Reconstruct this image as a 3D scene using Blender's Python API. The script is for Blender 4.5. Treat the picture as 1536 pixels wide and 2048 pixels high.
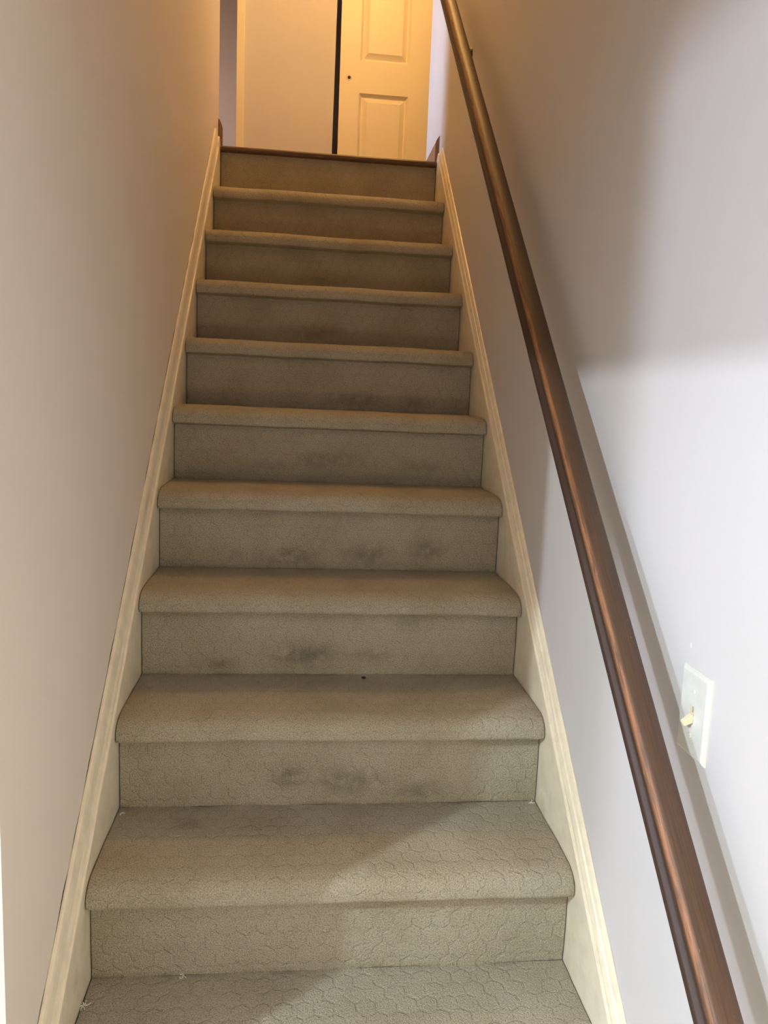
import bpy, bmesh, math, random
from mathutils import Vector, Matrix, noise

random.seed(7)
scene = bpy.context.scene
for o in list(bpy.data.objects):
    bpy.data.objects.remove(o)

# ------------------------------------------------------------------ dimensions (metres)
R = 0.2            # riser height
G = 0.218149       # going
W = 0.857          # width between the skirting boards
XL = -0.012        # left wall plane
XR = W + 0.012     # right wall plane
S = R / G          # slope of the flight
TOP = 10           # the landing is ten risers above tread 0
ZL = TOP * R       # landing level
YL = TOP * G
ZF = -0.4          # basement floor
ZB = 1.64          # basement ceiling
ZC = 4.4           # hallway ceiling
YE = 2.215         # end of the left stair wall
YD = 3.4           # closet front

# ------------------------------------------------------------------ camera
cam_d = bpy.data.cameras.new('camera')
cam_d.sensor_fit = 'VERTICAL'
cam_d.sensor_height = 36.0
cam_d.sensor_width = 27.0
cam_d.lens = 1538.0 / 2048.0 * 36.0
cam_d.clip_start = 0.02
cam = bpy.data.objects.new('camera', cam_d)
scene.collection.objects.link(cam)
right = Vector((0.993761226694623, -0.10419057265763618, 0.03978629019740087))
fwd = Vector((0.10866698339166202, 0.9848480840015378, -0.13515079784838932))
up = Vector((-0.0251020126474793, 0.13863107879466918, 0.9900259152937725))
m = Matrix.Identity(4)
for i in range(3):
    m[i][0], m[i][1], m[i][2] = right[i], up[i], -fwd[i]
m.translation = Vector((0.34473, -1.05303, 1.01454))
cam.matrix_world = m
scene.camera = cam

# ------------------------------------------------------------------ world, lights, exposure
world = bpy.data.worlds.new('world')
scene.world = world
world.use_nodes = True
world.node_tree.nodes['Background'].inputs[0].default_value = (0.75, 0.8, 0.9, 1)
world.node_tree.nodes['Background'].inputs[1].default_value = 0.02

def aim(o, target):
    d = Vector(target) - o.location
    o.rotation_euler = d.to_track_quat('-Z', 'Y').to_euler()

def area(name, loc, target, size, power, color, size_y=None, spread=None, shape=None):
    l = bpy.data.lights.new(name, 'AREA')
    l.energy = power
    l.color = color
    l.size = size
    if size_y:
        l.shape = 'RECTANGLE'
        l.size_y = size_y
    if shape:
        l.shape = shape
    if spread:
        l.spread = math.radians(spread)
    o = bpy.data.objects.new(name, l)
    o.location = loc
    scene.collection.objects.link(o)
    aim(o, target)
    return o

def point(name, loc, power, color, radius):
    l = bpy.data.lights.new(name, 'POINT')
    l.energy = power
    l.color = color
    l.shadow_soft_size = radius
    o = bpy.data.objects.new(name, l)
    o.location = loc
    scene.collection.objects.link(o)
    return o

COOL = (0.88, 0.93, 1.0)
# ceiling lamp of the side room, left of the foot of the stairs
point('side_room_ceiling_lamp', (-1.71, -1.40, 1.95), 188.0, (0.84, 0.955, 1.0), 0.04)
# wall lamp of the side room, hanging a little lower
point('side_room_wall_lamp', (-0.70, -0.33, 1.33), 41.0, (0.77, 0.83, 1.0), 0.06)
# added warm fill light beside the viewer, brightening the left wall and lower risers
area('basement_fill_light', (0.72, -1.05, 0.50), (0.1, 0.5, 0.7), 0.28, 4.2, (1.0, 0.72, 0.34))
# warm ceiling lamp of the hallway at the top of the stairs
point('hallway_ceiling_lamp', (0.75, 2.15, 3.78), 46.0, (1.0, 0.53, 0.155), 0.06)
# daylight entering the hallway from a window on its left
area('hallway_window', (-1.45, 2.40, 2.75), (0.87, 2.40, 2.5), 0.3, 6.0, (0.40, 0.51, 0.67), size_y=1.2, spread=40)
# added fill light that brightens the mauve wall at the far end
area('hall_far_fill', (-2.1, 3.9, 3.0), (-0.4, 5.0, 2.8), 0.4, 4.9, (1.0, 0.715, 0.58), size_y=1.0, spread=70)

scene.view_settings.view_transform = 'Standard'
scene.view_settings.look = 'None'
scene.view_settings.gamma = 1.0
scene.view_settings.exposure = 0.0
scene.view_settings.use_curve_mapping = False
scene.cycles.max_bounces = 10
scene.cycles.diffuse_bounces = 8

# ------------------------------------------------------------------ materials
class NT:
    def __init__(self, name):
        self.m = bpy.data.materials.new(name)
        self.m.use_nodes = True
        self.t = self.m.node_tree
        self.b = self.t.nodes['Principled BSDF']
    def n(self, kind, **kw):
        nd = self.t.nodes.new(kind)
        for k, v in kw.items():
            setattr(nd, k, v)
        return nd
    def link(self, a, b):
        self.t.links.new(a, b)
    def val(self, x, sock):
        if isinstance(x, (int, float)):
            sock.default_value = x
        else:
            self.link(x, sock)
    def math(self, op, a, b=0.0, c=None):
        nd = self.n('ShaderNodeMath', operation=op)
        self.val(a, nd.inputs[0]); self.val(b, nd.inputs[1])
        if c is not None:
            self.val(c, nd.inputs[2])
        return nd.outputs[0]
    def vmath(self, op, a, b=None):
        nd = self.n('ShaderNodeVectorMath', operation=op)
        for i, x in enumerate((a, b)):
            if x is None:
                continue
            if isinstance(x, tuple):
                nd.inputs[i].default_value = x
            else:
                self.link(x, nd.inputs[i])
        return nd.outputs[0]
    def noise(self, scale, detail=3.0, vec=None, rough=0.55):
        nd = self.n('ShaderNodeTexNoise')
        nd.inputs['Scale'].default_value = scale
        nd.inputs['Detail'].default_value = detail
        nd.inputs['Roughness'].default_value = rough
        self.link(vec if vec is not None else self.pos(), nd.inputs['Vector'])
        return nd.outputs['Fac']
    def pos(self):
        if not hasattr(self, '_pos'):
            self._pos = self.n('ShaderNodeTexCoord').outputs['Object']
        return self._pos
    def uv(self):
        return self.n('ShaderNodeTexCoord').outputs['UV']
    def ramp(self, fac, stops):
        nd = self.n('ShaderNodeValToRGB')
        el = nd.color_ramp.elements
        while len(el) > 1:
            el.remove(el[-1])
        for i, (p, c) in enumerate(stops):
            e = el[0] if i == 0 else el.new(p)
            e.position = p
            e.color = (*c, 1)
        self.link(fac, nd.inputs[0])
        return nd.outputs[0]
    def smooth(self, x, a, b):
        nd = self.n('ShaderNodeMapRange', interpolation_type='SMOOTHSTEP')
        self.val(x, nd.inputs[0])
        nd.inputs[1].default_value = a
        nd.inputs[2].default_value = b
        return nd.outputs[0]
    def mix(self, f, a, b, mode='MIX'):
        nd = self.n('ShaderNodeMix', data_type='RGBA', blend_type=mode)
        self.val(f, nd.inputs[0])
        for x, s in ((a, nd.inputs[6]), (b, nd.inputs[7])):
            if isinstance(x, tuple):
                s.default_value = (*x, 1)
            else:
                self.link(x, s)
        return nd.outputs[2]
    def bump(self, h, strength, dist, prev=None):
        nd = self.n('ShaderNodeBump')
        nd.inputs['Strength'].default_value = strength
        nd.inputs['Distance'].default_value = dist
        self.link(h, nd.inputs['Height'])
        if prev is not None:
            self.link(prev, nd.inputs['Normal'])
        return nd.outputs[0]
    def out(self, color=None, rough=None, normal=None, spec=None):
        if color is not None:
            if isinstance(color, tuple):
                self.b.inputs['Base Color'].default_value = (*color, 1)
            else:
                self.link(color, self.b.inputs['Base Color'])
        if rough is not None:
            self.val(rough, self.b.inputs['Roughness'])
        if normal is not None:
            self.link(normal, self.b.inputs['Normal'])
        if spec is not None:
            self.b.inputs['Specular IOR Level'].default_value = spec
        return self.m

def wall_paint(name, col, rough=0.55):
    t = NT(name)
    f = t.noise(1.6, 3)
    c = t.ramp(f, [(0.3, tuple(x * 0.97 for x in col)), (0.7, tuple(min(1, x * 1.02) for x in col))])
    h = t.noise(260, 4)
    h2 = t.noise(22, 3)
    b = t.bump(h2, 0.12, 0.004)
    return t.out(c, rough, t.bump(h, 0.10, 0.001, b), 0.35)

MW = wall_paint('wall_paint', (0.63, 0.615, 0.625))
MWLIT = wall_paint('wall_paint_lit_left', (0.77, 0.71, 0.64))  # wall paint made warmer and lighter, standing in for missing bounced light
MCEIL = wall_paint('ceiling_paint', (0.78, 0.77, 0.75), 0.8)

def trim_paint(name, col, rough=0.38, wear=True):
    t = NT(name)
    f = t.noise(30, 5)
    stretch = t.vmath('MULTIPLY', t.pos(), (60.0, 6.0, 6.0))
    g = t.noise(1.0, 4, stretch)
    c = t.ramp(f, [(0.35, tuple(x * 0.9 for x in col)), (0.6, col)])
    if wear:
        w = t.smooth(g, 0.62, 0.72)
        c = t.mix(t.math('MULTIPLY', w, 0.35), c, (0.50, 0.40, 0.26))
    h = t.noise(70, 4)
    return t.out(c, rough, t.bump(h, 0.25, 0.0015), 0.45)

MTRIM = trim_paint('skirting_paint', (0.84, 0.77, 0.61), 0.3)
MDOOR = wall_paint('door_paint', (0.86, 0.80, 0.64), 0.42)

MPLATE = trim_paint('switch_plate_plastic', (0.74, 0.745, 0.71), 0.28, False)
MIVORY = trim_paint('switch_toggle_plastic', (0.78, 0.71, 0.53), 0.3, False)

def carpet():
    t = NT('embossed_carpet')
    uv = t.uv()
    wpat = 0.0355
    p = t.vmath('MULTIPLY', uv, (1 / wpat, 1 / wpat, 0.0))
    wob = t.n('ShaderNodeTexNoise')
    wob.inputs['Scale'].default_value = 1.3
    t.link(p, wob.inputs['Vector'])
    off = t.vmath('MULTIPLY', t.vmath('SUBTRACT', wob.outputs['Color'], (0.5, 0.5, 0.5)), (0.16, 0.16, 0.0))
    p = t.vmath('ADD', p, off)
    s = (1.0, 1.7320508, 1.0)
    hs = (0.5, 0.8660254, 0.5)
    a = t.vmath('SUBTRACT', t.vmath('WRAP', p, s), hs)
    # the wrap operation needs its range given explicitly
    def wrap(v):
        nd = t.n('ShaderNodeVectorMath', operation='MODULO')
        t.link(v, nd.inputs[0]); nd.inputs[1].default_value = s
        return t.vmath('SUBTRACT', nd.outputs[0], hs)
    big = t.vmath('ADD', p, (100.0, 173.20508, 0.0))
    a = wrap(big)
    b = wrap(t.vmath('ADD', big, hs))
    def length2(v):
        sp = t.n('ShaderNodeSeparateXYZ'); t.link(v, sp.inputs[0])
        x, y = sp.outputs[0], sp.outputs[1]
        return x, y, t.math('ADD', t.math('MULTIPLY', x, x), t.math('MULTIPLY', y, y))
    ax, ay, al = length2(a)
    bx, by, bl = length2(b)
    pick = t.math('LESS_THAN', al, bl)
    def sel(u, v):
        return t.math('ADD', t.math('MULTIPLY', pick, u), t.math('MULTIPLY', t.math('SUBTRACT', 1.0, pick), v))
    gx = t.math('ABSOLUTE', sel(ax, bx))
    gy = t.math('ABSOLUTE', sel(ay, by))
    d = t.math('MAXIMUM', gx, t.math('ADD', t.math('MULTIPLY', gx, 0.5), t.math('MULTIPLY', gy, 0.8660254)))
    groove = t.smooth(d, 0.40, 0.455)
    brk = t.noise(55, 2, uv)
    groove = t.math('MULTIPLY', groove, t.smooth(brk, 0.33, 0.56))
    pile = t.noise(400, 3, uv, 0.75)
    loops = t.n('ShaderNodeTexVoronoi')
    loops.inputs['Scale'].default_value = 330
    t.link(uv, loops.inputs['Vector'])
    height = t.math('ADD', t.math('MULTIPLY', groove, -0.42),
                    t.math('ADD', t.math('MULTIPLY', pile, 0.60), t.math('MULTIPLY', loops.outputs['Distance'], -0.30)))
    base = t.ramp(pile, [(0.30, (0.20, 0.178, 0.128)), (0.5, (0.45, 0.412, 0.322)), (0.72, (0.64, 0.60, 0.485))])
    broad = t.noise(7, 4)
    base = t.mix(t.smooth(broad, 0.35, 0.75), base, (0.86, 0.84, 0.80), 'MULTIPLY')
    base = t.mix(t.math('MULTIPLY', groove, 0.05), base, (0.17, 0.15, 0.11))
    dirt_crease = t.n('ShaderNodeAttribute', attribute_name='dirt_crease')
    dn = t.math('MULTIPLY', dirt_crease.outputs['Fac'], t.smooth(t.noise(42, 3), 0.22, 0.62))
    base = t.mix(t.math('MULTIPLY', dn, 0.75), base, (0.115, 0.115, 0.075))
    return t.out(base, 0.95, t.bump(height, 0.9, 0.0042), 0.08)
MCARPET = carpet()

def wood(name, dark, mid, light, rough=0.35, axis=(3.0, 3.0, 3.0), scale=14):
    t = NT(name)
    v = t.vmath('MULTIPLY', t.pos(), axis)
    n1 = t.noise(scale, 5, v)
    n2 = t.noise(scale * 6, 3, v)
    f = t.math('ADD', t.math('MULTIPLY', n1, 0.7), t.math('MULTIPLY', n2, 0.3))
    c = t.ramp(f, [(0.32, dark), (0.5, mid), (0.68, light)])
    return t.out(c, rough, t.bump(n2, 0.15, 0.001), 0.45)

MNOSE = wood('landing_wood', (0.055, 0.028, 0.012), (0.10, 0.052, 0.024), (0.16, 0.09, 0.045), 0.4, (1.0, 14.0, 14.0))
MFLOOR = wood('hall_floor_wood', (0.12, 0.06, 0.025), (0.22, 0.115, 0.05), (0.30, 0.17, 0.08), 0.35, (14.0, 1.0, 1.0))
MBASE = wood('hall_baseboard_wood', (0.16, 0.085, 0.05), (0.26, 0.15, 0.09), (0.34, 0.21, 0.14), 0.45, (10.0, 1.0, 1.0))
MBSMT = wall_paint('basement_floor_paint', (0.42, 0.39, 0.35), 0.7)

def rail_wood():
    t = NT('handrail_wood')
    uv = t.uv()      # u metres along the rail, v 0..1 round the profile
    sp = t.n('ShaderNodeSeparateXYZ'); t.link(uv, sp.inputs[0])
    u, v = sp.outputs[0], sp.outputs[1]
    stretch = t.vmath('MULTIPLY', uv, (2.2, 26.0, 0.0))
    g = t.noise(4.0, 6, stretch, 0.6)
    fine = t.noise(30.0, 4, stretch, 0.6)
    f = t.math('ADD', t.math('MULTIPLY', g, 0.7), t.math('MULTIPLY', fine, 0.3))
    stain = t.ramp(f, [(0.30, (0.036, 0.018, 0.009)), (0.5, (0.070, 0.036, 0.018)), (0.72, (0.108, 0.058, 0.030))])
    # worn stripe along the upper inner edge, where hands rub the stain off
    wn = t.noise(9.0, 4, t.vmath('MULTIPLY', uv, (1.0, 3.0, 0.0)), 0.65)
    edge = t.math('SUBTRACT', 1.0, t.smooth(t.math('ABSOLUTE', t.math('SUBTRACT', v, 0.385)), 0.006, 0.042))
    wear = t.math('MULTIPLY', edge, t.smooth(wn, 0.36, 0.56))
    c = t.mix(t.math('MULTIPLY', wear, 0.85), stain, (0.30, 0.12, 0.042))
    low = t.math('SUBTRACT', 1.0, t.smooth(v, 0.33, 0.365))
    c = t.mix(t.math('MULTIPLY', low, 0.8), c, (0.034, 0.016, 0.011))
    chip = t.smooth(t.noise(55, 2, uv), 0.735, 0.76)
    c = t.mix(t.math('MULTIPLY', chip, 0.5), c, (0.45, 0.26, 0.12))
    return t.out(c, t.math('ADD', t.math('MULTIPLY', g, 0.25), 0.40), t.bump(fine, 0.12, 0.0008), 0.5)
MRAIL = rail_wood()

def plain(name, col, rough=0.5, metal=0.0):
    t = NT(name)
    f = t.noise(90, 3)
    c = t.ramp(f, [(0.3, tuple(x * 0.88 for x in col)), (0.7, col)])
    m_ = t.out(c, rough)
    t.b.inputs['Metallic'].default_value = metal
    return m_
MRAILB = plain('bracket_bronze', (0.10, 0.055, 0.025), 0.45, 0.4)
MDARK = plain('dark_hole', (0.03, 0.02, 0.014), 0.8)
MLINT = plain('white_lint', (0.80, 0.77, 0.68), 0.9)
MCRUMB = plain('brown_crumb', (0.03, 0.024, 0.017), 0.9)
MINK = plain('switch_lettering', (0.28, 0.21, 0.12), 0.6)
MSPACKLE = plain('wall_filler', (0.74, 0.74, 0.74), 0.75)
MDARKGAP = plain('caulk_gap', (0.10, 0.075, 0.05), 0.9)  # dark ragged joint line above the left cap

MRIM = plain('bare_wood_rim', (0.85, 0.72, 0.62), 0.7)

# ------------------------------------------------------------------ mesh helpers
def link(name, bm, mat, parent=None, smooth=False, recalc=True):
    if recalc:
        bmesh.ops.recalc_face_normals(bm, faces=bm.faces)
    me = bpy.data.meshes.new(name)
    bm.to_mesh(me)
    bm.free()
    for mm in (mat if isinstance(mat, (list, tuple)) else [mat]):
        me.materials.append(mm)
    if smooth:
        for p in me.polygons:
            p.use_smooth = True
    o = bpy.data.objects.new(name, me)
    scene.collection.objects.link(o)
    if parent is not None:
        o.parent = parent
    return o

def tag(o, label=None, cat=None, kind=None, group=None):
    if label: o['label'] = label
    if cat: o['category'] = cat
    if kind: o['kind'] = kind
    if group: o['group'] = group
    return o

def empty(name, loc=(0, 0, 0)):
    o = bpy.data.objects.new(name, None)
    o.location = loc
    o.empty_display_size = 0.1
    scene.collection.objects.link(o)
    return o

def box(bm, x0, x1, y0, y1, z0, z1):
    vs = [bm.verts.new((x, y, z)) for x in (x0, x1) for y in (y0, y1) for z in (z0, z1)]
    for f in ((0, 1, 3, 2), (4, 6, 7, 5), (0, 4, 5, 1), (2, 3, 7, 6), (0, 2, 6, 4), (1, 5, 7, 3)):
        bm.faces.new([vs[i] for i in f])
    return vs

def boxes(*bs):
    bm = bmesh.new()
    for b in bs:
        box(bm, *b)
    return bm

def bevel(bm, w, seg=2):
    bmesh.ops.bevel(bm, geom=list(bm.edges), offset=w, segments=seg, affect='EDGES', profile=0.5, clamp_overlap=True)
    return bm

def structure(name, bm, mat, label=None, cat=None, smooth=False):
    o = link(name, bm, mat, smooth=smooth)
    return tag(o, label, cat, 'structure')

# ------------------------------------------------------------------ the setting
T = 0.12
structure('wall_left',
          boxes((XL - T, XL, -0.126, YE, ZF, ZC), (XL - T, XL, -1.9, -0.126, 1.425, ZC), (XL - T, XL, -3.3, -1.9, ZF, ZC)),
          MWLIT, 'pale painted left wall rising beside the stairs, warm at its top', 'wall')
structure('wall_right', boxes((XR, XR + T, -3.3, 2.56, ZF, ZC)), MW,
          'pale painted right wall behind the handrail, with the light switch', 'wall')
structure('floor_basement', boxes((-3.1, XR + T, -3.3, 1.2, ZF - 0.1, ZF)), MBSMT, 'basement floor at the foot of the stairs', 'floor')
structure('ceiling_basement', boxes((XL, XR, -3.3, -0.12, ZB, ZB + 0.1), (-3.1, XL - T, -3.3, 0.62, 2.05, 2.15)), MCEIL,
          'basement ceiling above the foot of the stairs', 'ceiling')
bm = bmesh.new()
sl = [(-0.12, ZB + 0.1), (-0.12, ZB), (0.0, ZB + 0.02), (2.36, ZC), (2.36, ZC + 0.1), (0.0, ZB + 0.15)]  # unseen; slope invented to keep lamp bounce off the upper risers
ea, eb = [[bm.verts.new((x, y, z)) for y, z in sl] for x in (XL, XR)]
for i in range(len(sl)):
    j = (i + 1) % len(sl)
    bm.faces.new([ea[i], ea[j], eb[j], eb[i]])
bm.faces.new(ea); bm.faces.new(list(reversed(eb)))
structure('ceiling_stairwell', bm, MCEIL, 'unseen ceiling above the staircase, sloped to cut bounced light', 'ceiling')
structure('wall_basement_back', boxes((-3.1, XR + T, -3.42, -3.3, ZF, 2.15)), MW, 'back wall of the basement behind the viewer', 'wall')
structure('wall_side_room', boxes((-3.22, -3.1, -3.3, 0.62, ZF, 2.15), (-3.1, XL - T, 0.62, 0.74, ZF, 2.15)), MW,
          'far walls of the side room left of the stairs', 'wall')
# hallway at the top
structure('floor_landing', boxes((-2.3, 2.6, YL + 0.012, 5.3, ZL - 0.24, ZL)), MFLOOR, 'wooden hallway floor at the top of the stairs', 'floor')
structure('ceiling_hall', boxes((-2.3, 2.6, 2.2, 5.3, ZC, ZC + 0.1)), MCEIL, 'hallway ceiling above the stairs', 'ceiling')
structure('wall_hall_far', boxes((-2.3, -0.05, 5.0, 5.12, ZL, ZC)), MW, 'shaded mauve wall at the far left of the hallway', 'wall')
structure('wall_hall_left', boxes((-2.3, -2.18, YE, 5.0, ZL, ZC), (-2.18, XL - T, YE - T, YE, ZL, ZC)), MW, 'left end wall of the hallway', 'wall')
structure('wall_hall_right', boxes((2.48, 2.6, 2.56, 5.0, ZL, ZC), (XR + T, 2.48, 2.44, 2.56, ZL, ZC)), MW, 'right end wall of the hallway', 'wall')
# closet: side wall, back and head above the doors
structure('wall_closet', boxes((-0.05, 0.0, YD + 0.06, 5.0, ZL, ZC), (0.0, 2.48, 4.2, 4.3, ZL, ZC), (-0.012, 2.48, YD + 0.0, YD + 0.06, ZL + 2.05, ZC)),
          MW, 'walls of the closet behind the two doors', 'wall')
# light coloured corner trim left of the flush door
bm = boxes((-0.05, -0.008, YD - 0.025, YD + 0.003, ZL, ZC))
bevel(bm, 0.003)
structure('trim_1', bm, MDOOR, 'narrow cream vertical trim left of the plain closet door', 'trim')

# flush door, hanging a touch out of plumb
bm = boxes((-0.50, -0.0135, 0.0, 0.035, 0.010, 2.04))
bevel(bm, 0.002)
d1 = structure('door_1', bm, MW, 'plain flat tan closet door left of the dark gap', 'door')
d1.location = (0.4795, YD + 0.006, ZL)
d1.rotation_euler = (0, math.radians(0.5), 0)

# six-panel door
def panel_door():
    x0, x1, z0, z1 = 0.0, 0.88, 0.006, 2.04
    th = 0.036
    cols = [(0.108, 0.378), (0.498, 0.772)]
    rows = [(0.22, 0.702), (0.866, 1.52), (1.64, 1.90)]
    xs = sorted({x0, x1, *[v for c in cols for v in c]})
    zs = sorted({z0, z1, *[v for r in rows for v in r]})
    bm = bmesh.new()
    def quad(a, b, c, d):
        bm.faces.new([bm.verts.new(p) for p in (a, b, c, d)])
    for i in range(len(xs) - 1):
        for j in range(len(zs) - 1):
            a, b, c, d = xs[i], xs[i + 1], zs[j], zs[j + 1]
            if (a, b) in cols and (c, d) in rows:
                continue
            quad((a, 0, c), (b, 0, c), (b, 0, d), (a, 0, d))
    panels = []
    for a, b in cols:
        for c, d in rows:
            # sticking: quick drop, flat, then a raised bevel up to the field
            rings = [(0.0, 0.0), (0.013, 0.017), (0.017, 0.018), (0.044, 0.002)]
            pts = []
            for ins, dep in rings:
                pts.append([(a + ins, dep, c + ins), (b - ins, dep, c + ins), (b - ins, dep, d - ins), (a + ins, dep, d - ins)])
            for k in range(len(pts) - 1):
                for e in range(4):
                    f = (e + 1) % 4
                    quad(pts[k][e], pts[k][f], pts[k + 1][f], pts[k + 1][e])
            quad(*pts[-1])
    # sides and back
    quad((x0, 0, z0), (x0, 0, z1), (x0, th, z1), (x0, th, z0))
    quad((x1, 0, z0), (x1, th, z0), (x1, th, z1), (x1, 0, z1))
    quad((x0, 0, z0), (x0, th, z0), (x1, th, z0), (x1, 0, z0))
    quad((x0, 0, z1), (x1, 0, z1), (x1, th, z1), (x0, th, z1))
    quad((x0, th, z0), (x0, th, z1), (x1, th, z1), (x1, th, z0))
    bmesh.ops.remove_doubles(bm, verts=bm.verts, dist=0.0002)
    return bm
d2 = structure('door_2', panel_door(), MDOOR, 'cream panelled closet door with a small round hole, right of the dark gap', 'door')
d2.location = (0.4985, YD, ZL)
d2.rotation_euler = (0, math.radians(0.12), 0)
# the empty knob hole: a pale ring round a dark bore
bm = bmesh.new()
n = 20
def ring(r, y):
    return [bm.verts.new((r * math.cos(2 * math.pi * i / n), y, r * math.sin(2 * math.pi * i / n))) for i in range(n)]
rs = [ring(0.0150, 0.0), ring(0.0140, -0.0016), ring(0.0085, -0.0016), ring(0.0080, 0.006)]
for a, b in zip(rs, rs[1:]):
    for i in range(n):
        j = (i + 1) % n
        bm.faces.new([a[i], a[j], b[j], b[i]])
hole = link('hole_rim', bm, MRIM, d2, smooth=True)
hole.location = (0.0505, -0.0002, 0.776)
bm = bmesh.new()
bmesh.ops.create_cone(bm, cap_ends=True, segments=20, radius1=0.0083, radius2=0.0083, depth=0.001)
bmesh.ops.rotate(bm, matrix=Matrix.Rotation(math.pi / 2, 3, 'X'), verts=bm.verts)
hb = link('hole_bore', bm, MDARK, hole)
hb.location = (0, -0.0004, 0)
hb['label'] = 'dark hole in the door'

# hallway baseboards, seen end-on at the two wall ends
def hall_base(name, side, y0, y1, label):
    prof = [(0, 0), (0.0165, 0), (0.0165, 0.078), (0.0145, 0.083), (0.013, 0.09), (0.009, 0.098), (0.004, 0.106), (0, 0.110)]
    bm = bmesh.new()
    ends = []
    for y in (y0, y1):
        ends.append([bm.verts.new(((XL + a) if side < 0 else (XR - a), y, ZL + b)) for a, b in prof])
    k = len(prof)
    for i in range(k):
        j = (i + 1) % k
        bm.faces.new([ends[0][i], ends[0][j], ends[1][j], ends[1][i]])
    bm.faces.new(ends[0]); bm.faces.new(list(reversed(ends[1])))
    return structure(name, bm, MBASE, label, 'baseboard')
hall_base('trim_2', -1, YL + 0.014, YE, 'short brown baseboard end at the top of the left stair wall')
hall_base('trim_3', 1, YL + 0.014, 2.56, 'brown baseboard end at the top of the right stair wall')

# wooden nosing board of the landing
bm = bmesh.new()
prof = []
for i in range(9):
    a = math.pi / 2 + math.pi * i / 8
    prof.append((YL - 0.012 + 0.010 * math.cos(a), ZL - 0.0105 + 0.0105 * math.sin(a)))
prof += [(YL + 0.012, ZL - 0.021), (YL + 0.012, ZL)]
ends = [[bm.verts.new((x, y, z)) for y, z in prof] for x in (0.0015, W - 0.0015)]
for i in range(len(prof)):
    j = (i + 1) % len(prof)
    bm.faces.new([ends[0][i], ends[0][j], ends[1][j], ends[1][i]])
bm.faces.new(ends[0]); bm.faces.new(list(reversed(ends[1])))
o = link('landing_nosing', bm, MNOSE, smooth=False)
tag(o, 'dark wooden nosing board along the landing edge above the top carpeted riser', 'nosing')

# ------------------------------------------------------------------ skirting boards with cap moulding
def skirt(name, side, htop, label):
    X0 = 0.0 if side < 0 else W
    XW = XL if side < 0 else XR
    sx = -1 if side < 0 else 1           # direction from the stairs to the wall
    ya, yb = (-0.1245 if side < 0 else -0.66), YL - 0.004
    bm = bmesh.new()
    z = lambda y, h: S * y + h
    pts = [(ya, z(ya, -0.30)), (yb, z(yb, -0.30)), (yb, ZL - 0.0), (yb - 0.03, z(yb - 0.03, 0.058)), (ya, z(ya, 0.058))]
    a = [bm.verts.new((X0, y, zz)) for y, zz in pts]
    b = [bm.verts.new((XW + sx * 0.0, y, zz)) for y, zz in pts]
    k = len(pts)
    for i in range(k):
        j = (i + 1) % k
        bm.faces.new([a[i], a[j], b[j], b[i]])
    bm.faces.new(a); bm.faces.new(list(reversed(b)))
    sk = structure(name, bm, MTRIM, label, 'baseboard')
    # cap moulding: bead, groove, then a long slope up to the wall
    d = abs(XW - X0)
    prof = [(0.0005, 0.048), (-0.0035, 0.049), (-0.0052, 0.053), (-0.0050, 0.058), (-0.0030, 0.0615),
            (-0.0005, 0.0625), (-0.0002, 0.066), (-0.0022, 0.069), (-0.0028, 0.074), (-0.0012, 0.079),
            (0.001, 0.088), (0.0036, htop - 0.016), (0.0060, htop - 0.006), (0.0085, htop - 0.001), (d - 0.0003, htop), (d - 0.0003, 0.048)]
    bm = bmesh.new()
    N = 90
    rows = []
    yc = min(yb - 0.012, (ZL + 0.035 - htop) / S)
    for s in range(N + 1):
        y = ya + (yc - ya) * s / N
        row = []
        for q, (dx, h) in enumerate(prof):
            w = 0.0009 * noise.noise(Vector((q * 0.7, y * 16, 3.1 * side))) if 0 < q < len(prof) - 2 else 0
            row.append(bm.verts.new((X0 + sx * (dx + w), y, z(y, h + w))))
        rows.append(row)
    k = len(prof)
    for r0, r1 in zip(rows, rows[1:]):
        for i in range(k):
            j = (i + 1) % k
            bm.faces.new([r0[i], r0[j], r1[j], r1[i]])
    bm.faces.new(rows[0]); bm.faces.new(list(reversed(rows[-1])))
    link('cap_moulding', bm, MTRIM, sk)
    # ragged paint line between the cap and the wall
    bm = bmesh.new()
    N = 260
    rows = []
    for s in range(N + 1):
        y = ya + (yc - 0.01 - ya) * s / N
        e = max(0.0, noise.noise(Vector((y * 22, side * 4.0, 0.3))) + 0.15) * 0.008 + 0.0003
        rows.append([bm.verts.new((XW - sx * 0.0006, y, z(y, htop - 0.002))), bm.verts.new((XW - sx * 0.0006, y, z(y, htop + e)))])
    for r0, r1 in zip(rows, rows[1:]):
        bm.faces.new([r0[0], r1[0], r1[1], r0[1]])
    g = link('caulk_line', bm, MDARKGAP if side < 0 else MTRIM, sk)
    return sk
skirt('baseboard_left', -1, 0.128, 'cream sloping skirting board with moulded cap along the left wall')
skirt('baseboard_right', 1, 0.106, 'cream sloping skirting board with moulded cap along the right wall')

# ------------------------------------------------------------------ the carpeted staircase
stairs = empty('staircase', (0, 0, ZF))
tag(stairs, 'straight staircase covered in embossed beige carpet between two cream skirting boards', 'staircase')

NX = 84
GAP = 0.0022
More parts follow.
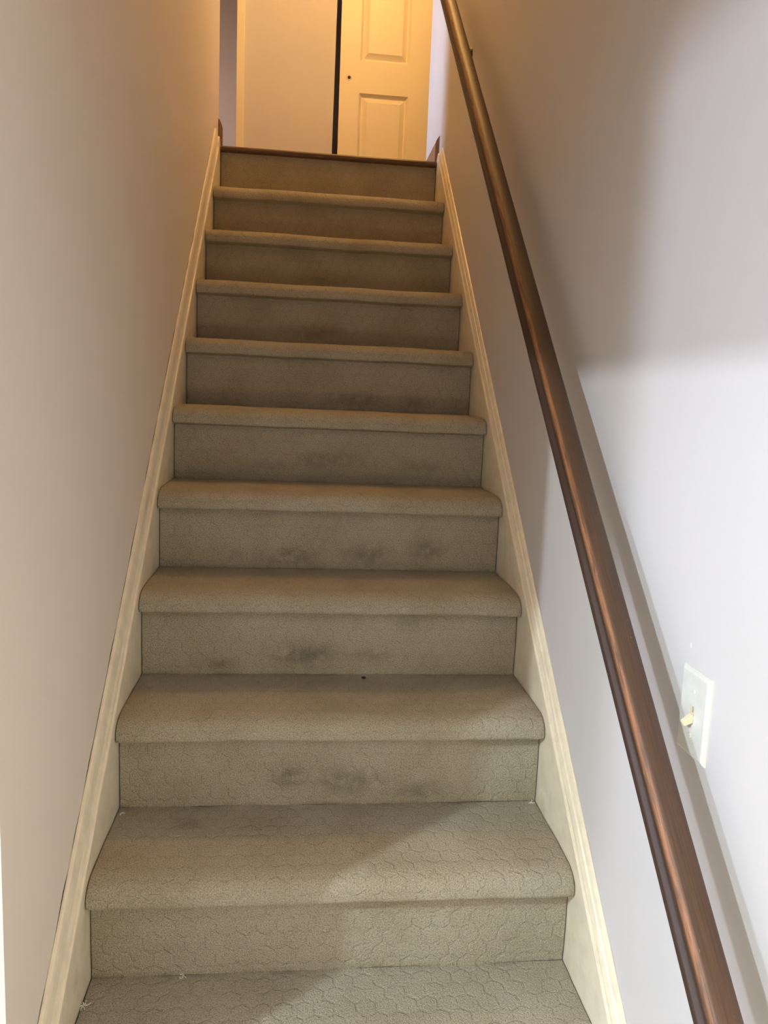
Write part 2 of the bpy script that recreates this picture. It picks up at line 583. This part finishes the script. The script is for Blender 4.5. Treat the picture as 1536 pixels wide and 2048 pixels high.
# soil marks on the risers and treads: (riser, x fraction, height above the tread, half width, half height, strength)
STAINS = [(1, 0.17, 0.05, 0.05, 0.02, 0.2), (2, 0.40, 0.062, 0.035, 0.020, 0.9), (2, 0.53, 0.050, 0.075, 0.026, 0.75), (2, 0.70, 0.028, 0.05, 0.016, 0.6),
          (3, 0.42, 0.045, 0.070, 0.024, 0.95), (3, 0.20, 0.022, 0.035, 0.012, 0.7), (3, 0.60, 0.044, 0.06, 0.018, 0.5), (3, 0.47, 0.055, 0.02, 0.015, 0.7), (3, 0.72, 0.13, 0.05, 0.02, 0.4),
          (4, 0.37, 0.030, 0.07, 0.022, 0.8), (4, 0.60, 0.040, 0.06, 0.024, 0.7), (4, 0.78, 0.055, 0.045, 0.026, 0.75), (4, 0.20, 0.035, 0.05, 0.016, 0.4), (4, 0.55, 0.13, 0.06, 0.02, 0.3),
          (5, 0.48, 0.06, 0.07, 0.025, 0.6), (5, 0.30, 0.045, 0.08, 0.018, 0.5), (5, 0.80, 0.05, 0.07, 0.02, 0.4),
          (6, 0.60, 0.035, 0.07, 0.022, 0.7), (6, 0.80, 0.030, 0.05, 0.02, 0.6), (7, 0.45, 0.05, 0.10, 0.02, 0.5), (8, 0.5, 0.05, 0.1, 0.03, 0.4)]
TREAD_SPOTS = [(1, 0.17, 0.375, 0.022, 0.010, 1.0), (1, 0.08, 0.39, 0.012, 0.006, 0.6), (1, 0.45, 0.32, 0.008, 0.008, 0.5)]

def set_uv_dirt_crease(o, uvs, dirt_crease):
    me = o.data
    lay = me.uv_layers.new(name='carpet_uv')
    for l in me.loops:
        lay.data[l.index].uv = uvs[l.vertex_index]
    at = me.attributes.new('dirt_crease', 'FLOAT', 'POINT')
    for i, v in enumerate(dirt_crease):
        at.data[i].value = v

def sweep(name, prof, nvis, dirt_crease_fn, wob_fn, parent):
    """Prism along x of a closed (y, z) profile; the first nvis points are the carpeted face."""
    bm = bmesh.new()
    uvs, dirt_crease = [], []
    k = len(prof)
    arc = [0.0]
    for (a, b), (c, d) in zip(prof, prof[1:]):
        arc.append(arc[-1] + math.hypot(c - a, d - b))
    rows = []
    for i in range(NX + 1):
        x = GAP + (W - 2 * GAP) * i / NX
        row = []
        for q, (y, z) in enumerate(prof):
            dy, dz, dx = wob_fn(x, q, y, z, i) if q < nvis else (0, 0, 0)
            row.append(bm.verts.new((x + dx, y + dy, z + dz - ZF)))
            uvs.append((x, arc[q]))
            dirt_crease.append(dirt_crease_fn(x, y, z))
        rows.append(row)
    for r0, r1 in zip(rows, rows[1:]):
        for q in range(k):
            j = (q + 1) % k
            bm.faces.new([r0[q], r1[q], r1[j], r0[j]])
    bm.faces.new(rows[0]); bm.faces.new(list(reversed(rows[-1])))
    o = link(name, bm, MCARPET, parent)
    set_uv_dirt_crease(o, uvs, dirt_crease)
    for p in o.data.polygons:
        if len(p.vertices) == 4:
            p.use_smooth = True
    o.data.set_sharp_from_angle(angle=math.radians(50))
    return o

def make_riser(k):
    y0 = k * G
    z0, z1 = (k - 1) * R, k * R - (0.050 if k < TOP else 0.021)
    prof = []
    nz = 16
    for i in range(nz + 1):
        f = i / nz
        prof.append((y0 - 0.0025 * math.sin(math.pi * f), z0 + (z1 - z0) * f))
    nvis = len(prof)
    prof += [(y0 + 0.016, z1), (y0 + 0.016, z0)]
    def wob(x, q, y, z, i):
        a = 0.0016 * noise.noise(Vector((x * 7, z * 9, k * 3.3)))
        return a, 0.0, 0.0
    def dirt_crease(x, y, z):
        d = 0.0
        for (kk, fx, h, hw, hh, s) in STAINS:
            if kk == k:
                e = ((x - fx * W) / hw) ** 2 + ((z - z0 - h) / hh) ** 2
                d = max(d, s * math.exp(-e * 0.9))
        # uneven darker line in the crease above the tread
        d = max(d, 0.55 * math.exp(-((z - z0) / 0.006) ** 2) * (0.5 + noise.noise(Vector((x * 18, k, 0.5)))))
        return max(0.0, d)
    return sweep('riser', prof, nvis, dirt_crease, wob, stairs)

def make_tread(k):
    zt = k * R
    yb = (k + 1) * G - 0.0005
    yn = k * G
    prof = []
    for i in range(13):
        f = i / 12
        y = yb + (yn + 0.012 - yb) * f
        prof.append((y, zt - 0.0045 * max(0.0, (f - 0.45) / 0.55) ** 2))
    # bull nose: upper quarter, short face, tight lower quarter
    c = (yn + 0.012, zt - 0.0365)
    for i in range(1, 11):
        a = math.pi / 2 * i / 10
        prof.append((c[0] - 0.046 * math.sin(a), c[1] + 0.032 * math.cos(a)))
    prof.append((yn - 0.0345, zt - 0.042))
    for i in range(1, 5):
        a = math.pi / 2 * i / 4
        prof.append((yn - 0.034 + 0.007 * (1 - math.cos(a)), zt - 0.0440 - 0.0065 * math.sin(a)))
    prof.append((yn + 0.001, zt - 0.0545))
    nvis = len(prof)
    prof += [(yn + 0.015, zt - 0.0545), (yb, zt - 0.03)]
    def wob(x, q, y, z, i):
        w = 0.0022 * noise.noise(Vector((x * 5.5, k * 2.7, 1.0))) + 0.0010 * noise.noise(Vector((x * 22, y * 22, k * 1.9)))
        edge = max(0.0, 1 - min(x, W - x) / 0.012)
        dz = w - (0.002 * edge if 2 < q < nvis - 6 else 0)
        fr = 0.0015 * noise.noise(Vector((x * 9, z * 14, k * 5.1)))
        return (fr + (0.0012 * edge if 13 < q < nvis - 1 else 0)), dz if q > 0 else 0.0, 0.0
    def dirt_crease(x, y, z):
        d = 0.0
        for (kk, fx, yy, hw, hh, s) in TREAD_SPOTS:
            if kk == k:
                e = ((x - fx * W) / hw) ** 2 + ((y - yy) / hh) ** 2
                d = max(d, s * math.exp(-e))
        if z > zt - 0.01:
            d = max(d, 0.6 * math.exp(-((yb - y) / 0.009) ** 2) * (0.45 + noise.noise(Vector((x * 15, k, 2.5)))))  # uneven darker line along the back edge of the tread
        return max(0.0, d)
    return sweep('tread', prof, nvis, dirt_crease, wob, stairs)

for k in range(-1, TOP + 1):
    make_riser(k)
for k in range(-1, TOP):
    make_tread(k)

# ------------------------------------------------------------------ handrail
PH = 0.96                               # slope of the rail
phi = math.atan(PH)
T_ = Vector((0, math.cos(phi), math.sin(phi)))
N_ = Vector((0, -math.sin(phi), math.cos(phi)))
RX0 = XR - 0.092                        # stair side of the rail
RW_, RH_ = 0.042, 0.044
RZ0 = 0.709
def rail_pt(y, u, n_):
    p = Vector((RX0 + u, y, RZ0 + PH * y)) + N_ * n_
    return p
half = [(0.021, 0.0), (0.004, 0.0), (0.0010, 0.001), (0.0, 0.004), (0.0, 0.011), (0.0012, 0.0135), (0.0048, 0.0165), (0.0062, 0.0205),
        (0.0054, 0.0245), (0.0024, 0.0275), (0.0012, 0.0295), (0.0014, 0.0335), (0.0032, 0.0375), (0.0068, 0.0410), (0.0125, 0.0432), (0.021, 0.0440)]
loop = half + [(RW_ - a, b) for a, b in reversed(half[1:-1])]
arc = [0.0]
for i in range(len(loop)):
    a, b = loop[i], loop[(i + 1) % len(loop)]
    arc.append(arc[-1] + math.hypot(a[0] - b[0], a[1] - b[1]))
rail_root = empty('handrail', (RX0 + 0.021, 0.8, RZ0 + PH * 0.8))
tag(rail_root, 'dark stained wooden handrail with a worn orange edge, fixed along the right wall', 'handrail')
bm = bmesh.new()
uvs = []
rows = []
NR = 120
ya, yb = -0.95, 2.40
for s in range(NR + 1):
    y = ya + (yb - ya) * s / NR
    row = []
    for q in range(len(loop) + 1):
        u, n_ = loop[q % len(loop)]
        w = 0.0005 * noise.noise(Vector((y * 9, q * 0.4, 2)))
        row.append(bm.verts.new(rail_pt(y, u, n_ + w) - rail_root.location))
        uvs.append((y / math.cos(phi), arc[q] / arc[-1]))
    rows.append(row)
for r0, r1 in zip(rows, rows[1:]):
    for q in range(len(loop)):
        bm.faces.new([r0[q], r0[q + 1], r1[q + 1], r1[q]])
bm.faces.new(rows[0][:-1]); bm.faces.new(list(reversed(rows[-1][:-1])))
ro = link('rail', bm, MRAIL, rail_root, smooth=True)
lay = ro.data.uv_layers.new(name='rail_uv')
for l in ro.data.loops:
    lay.data[l.index].uv = uvs[l.vertex_index]
ro.data.set_sharp_from_angle(angle=math.radians(60))

def tube(bm, pts, r, seg=10):
    rings = []
    for i, p in enumerate(pts):
        p = Vector(p)
        t = (Vector(pts[min(i + 1, len(pts) - 1)]) - Vector(pts[max(i - 1, 0)])).normalized()
        a = t.orthogonal().normalized()
        if i:
            a = (prev - t * prev.dot(t)).normalized()
        prev = a
        b = t.cross(a)
        rr = r[i] if isinstance(r, (list, tuple)) else r
        rings.append([bm.verts.new(p + (a * math.cos(2 * math.pi * k / seg) + b * math.sin(2 * math.pi * k / seg)) * rr) for k in range(seg)])
    for r0, r1 in zip(rings, rings[1:]):
        for k in range(seg):
            j = (k + 1) % seg
            bm.faces.new([r0[k], r0[j], r1[j], r1[k]])
    bm.faces.new(rings[0]); bm.faces.new(list(reversed(rings[-1])))

def bracket(y):
    c = rail_pt(y, 0.021, 0.0)
    wall = Vector((XR, c.y, c.z - 0.10))
    org = rail_root.location
    bm = bmesh.new()
    pts = []
    for i in range(9):
        a = math.pi / 2 * i / 8
        pts.append(Vector((XR - 0.004 - (XR - 0.004 - c.x) * math.sin(a), c.y, c.z - 0.10 + 0.097 * (1 - math.cos(a)))) - org)
    tube(bm, pts, 0.0062)
    # saddle under the rail
    sv = []
    for u in (-0.010, 0.010):
        for t in (-0.026, 0.026):
            for n_ in (-0.0035, 0.0):
                p = c + Vector((u, 0, 0)) + T_ * t + N_ * n_
                sv.append(bm.verts.new(p - org))
    for f in ((0, 1, 3, 2), (4, 6, 7, 5), (0, 4, 5, 1), (2, 3, 7, 6), (0, 2, 6, 4), (1, 5, 7, 3)):
        bm.faces.new([sv[i] for i in f])
    b = link('bracket', bm, MRAILB, rail_root, smooth=False)
    bm = bmesh.new()
    tube(bm, [wall + Vector((-0.0075, 0, 0)) - org, wall + Vector((-0.006, 0, 0)) - org, wall + Vector((0, 0, 0)) - org], [0.012, 0.023, 0.026], 22)
    link('wall_rosette', bm, MRAILB, b)
for y in (-0.6, 1.63):
    bracket(y)

# ------------------------------------------------------------------ light switch on the right wall
SWY, SWZ = -0.136, 0.631
sw = empty('light_switch', (XR, SWY, SWZ))
tag(sw, 'white single light switch plate with an ivory toggle on the right wall', 'light switch')
bm = bmesh.new()
hw, hh, th = 0.0355, 0.058, 0.0055
ringsp = [(hw, hh, 0.0), (hw, hh, -0.0016), (hw - 0.0022, hh - 0.0022, -0.0040), (hw - 0.0052, hh - 0.0052, -th)]
def rect(w_, h_, x):
    return [bm.verts.new((x, a, b)) for a, b in ((-w_, -h_), (w_, -h_), (w_, h_), (-w_, h_))]
rr = [rect(*q) for q in ringsp]
inner = rect(0.0053, 0.0122, -th)
deep = rect(0.0053, 0.0122, -0.0012)
seq = rr + [inner, deep]
for a, b in zip(seq, seq[1:]):
    for i in range(4):
        j = (i + 1) % 4
        bm.faces.new([a[i], a[j], b[j], b[i]])
bm.faces.new(deep); bm.faces.new(list(reversed(rr[0])))
link('wall_plate', bm, MPLATE, sw)
bm = boxes((-0.0046, -0.0006, -0.0050, 0.0050, -0.0119, 0.0119))
ts = link('toggle_slot', bm, MIVORY, sw)
# toggle lever, pushed down
bm = bmesh.new()
stations = [((-0.0030, 0.0, -0.0045), 0.0044, 0.0058), ((-0.0075, 0.0, -0.0068), 0.0041, 0.0050), ((-0.0130, 0.0, -0.0100), 0.0036, 0.0042), ((-0.0168, 0.0, -0.0122), 0.0033, 0.0037), ((-0.0178, 0.0, -0.0128), 0.0022, 0.0024)]
d = Vector((-0.0138, 0, -0.0077)).normalized()
nrm = Vector((d.z, 0, -d.x))
rows = []
for c, a, b in stations:
    c = Vector(c)
    rows.append([bm.verts.new(c + Vector((0, sy * a, 0)) + nrm * (sz * b)) for sy, sz in ((-1, -1), (1, -1), (1, 1), (-1, 1))])
for a, b in zip(rows, rows[1:]):
    for i in range(4):
        j = (i + 1) % 4
        bm.faces.new([a[i], a[j], b[j], b[i]])
bm.faces.new(rows[0]); bm.faces.new(list(reversed(rows[-1])))
bevel(bm, 0.0006, 2)
tg = link('toggle', bm, MIVORY, sw)
tg['label'] = 'ivory toggle lever pushed down'
# the word cast on the slot above the lever, read with the head tilted
cu = bpy.data.curves.new('lettering', 'FONT')
cu.body = 'OFF'
cu.size = 0.0046
cu.align_x = 'CENTER'; cu.align_y = 'CENTER'
cu.extrude = 0.00012
tmp = bpy.data.objects.new('lettering_curve', cu)
scene.collection.objects.link(tmp)
dg = bpy.context.evaluated_depsgraph_get()
me = bpy.data.meshes.new_from_object(tmp.evaluated_get(dg))
bpy.data.objects.remove(tmp)
me.materials.clear(); me.materials.append(MINK)
lt = bpy.data.objects.new('lettering', me)
scene.collection.objects.link(lt)
lt.parent = sw
# local x of the text runs down the slot, local z faces the stairs
lt.matrix_local = Matrix(((0, 0, -1, -0.00475), (0, -1, 0, 0.0), (-1, 0, 0, 0.0062), (0, 0, 0, 1)))
for z in (0.0302, -0.0302):
    bm = bmesh.new()
    tube(bm, [(-th + 0.0004, 0, z), (-th - 0.0006, 0, z), (-th - 0.0011, 0, z)], [0.0034, 0.0034, 0.0022], 14)
    box(bm, -th - 0.00125, -th - 0.0009, -0.0028, 0.0028, z - 0.0003, z + 0.0003)
    link('screw', bm, MPLATE, sw)
# dab of white filler on the wall above the plate
bm = bmesh.new()
bmesh.ops.create_icosphere(bm, subdivisions=3, radius=0.0032)
for v in bm.verts:
    v.co *= 1 + 0.3 * noise.noise(v.co * 420)
    v.co.x *= 0.16; v.co.y *= 0.55; v.co.z *= 1.25
fl = link('filler_dab', bm, MSPACKLE, smooth=True)
fl.location = (XR - 0.0003, -0.1085, 0.716)
tag(fl, 'tiny white dab of filler on the right wall above the light switch', 'filler mark')

# ------------------------------------------------------------------ specks on the carpet
def speck(name, loc, r, mat, label, cat, seed, squash=0.6):
    bm = bmesh.new()
    bmesh.ops.create_icosphere(bm, subdivisions=2, radius=r)
    for v in bm.verts:
        v.co *= 1 + 0.45 * noise.noise(v.co / r * 0.9 + Vector((seed * 7.7, 0, 0)))
        v.co.z *= squash
    o = link(name, bm, mat, smooth=True)
    o.location = (loc[0], loc[1], loc[2] + r * squash * 0.55)
    return tag(o, label, cat)
def fluff(name, loc, r, label, seed):
    rnd = random.Random(seed)
    bm = bmesh.new()
    for q in range(7):
        pts = []
        p = Vector((rnd.uniform(-r, r), rnd.uniform(-r, r), rnd.uniform(0.0005, r * 0.5)))
        d = Vector((rnd.uniform(-1, 1), rnd.uniform(-1, 1), rnd.uniform(-0.2, 0.3))).normalized()
        for i in range(5):
            pts.append(p.copy())
            p += d * r * 0.45
            d = (d + Vector((rnd.uniform(-.7, .7), rnd.uniform(-.7, .7), rnd.uniform(-.3, .3)))).normalized()
            p.z = max(p.z, 0.0002)
        tube(bm, pts, 0.00075, 5)
    o = link(name, bm, MLINT)
    o.location = loc
    return tag(o, label, 'lint')
speck('crumb', (0.4988, 0.628, 0.4), 0.0048, MCRUMB, 'dark brown crumb lying at the back of the third visible tread', 'crumb', 1)
fluff('lint', (0.0085, 0.157, 0.0), 0.006, 'white fluff at the left end of the lowest visible tread', 3)
fluff('lint', (0.012, 0.413, 0.2), 0.0035, 'white fluff at the left end of the second visible tread, by the skirting board', 4)
fluff('lint', (W - 0.012, 0.428, 0.2), 0.003, 'white fluff at the right end of the second visible tread, by the skirting board', 5)
fluff('lint', (0.158, 0.2135, 0.0), 0.004, 'white fluff at the back of the lowest visible tread, below the first riser', 6)
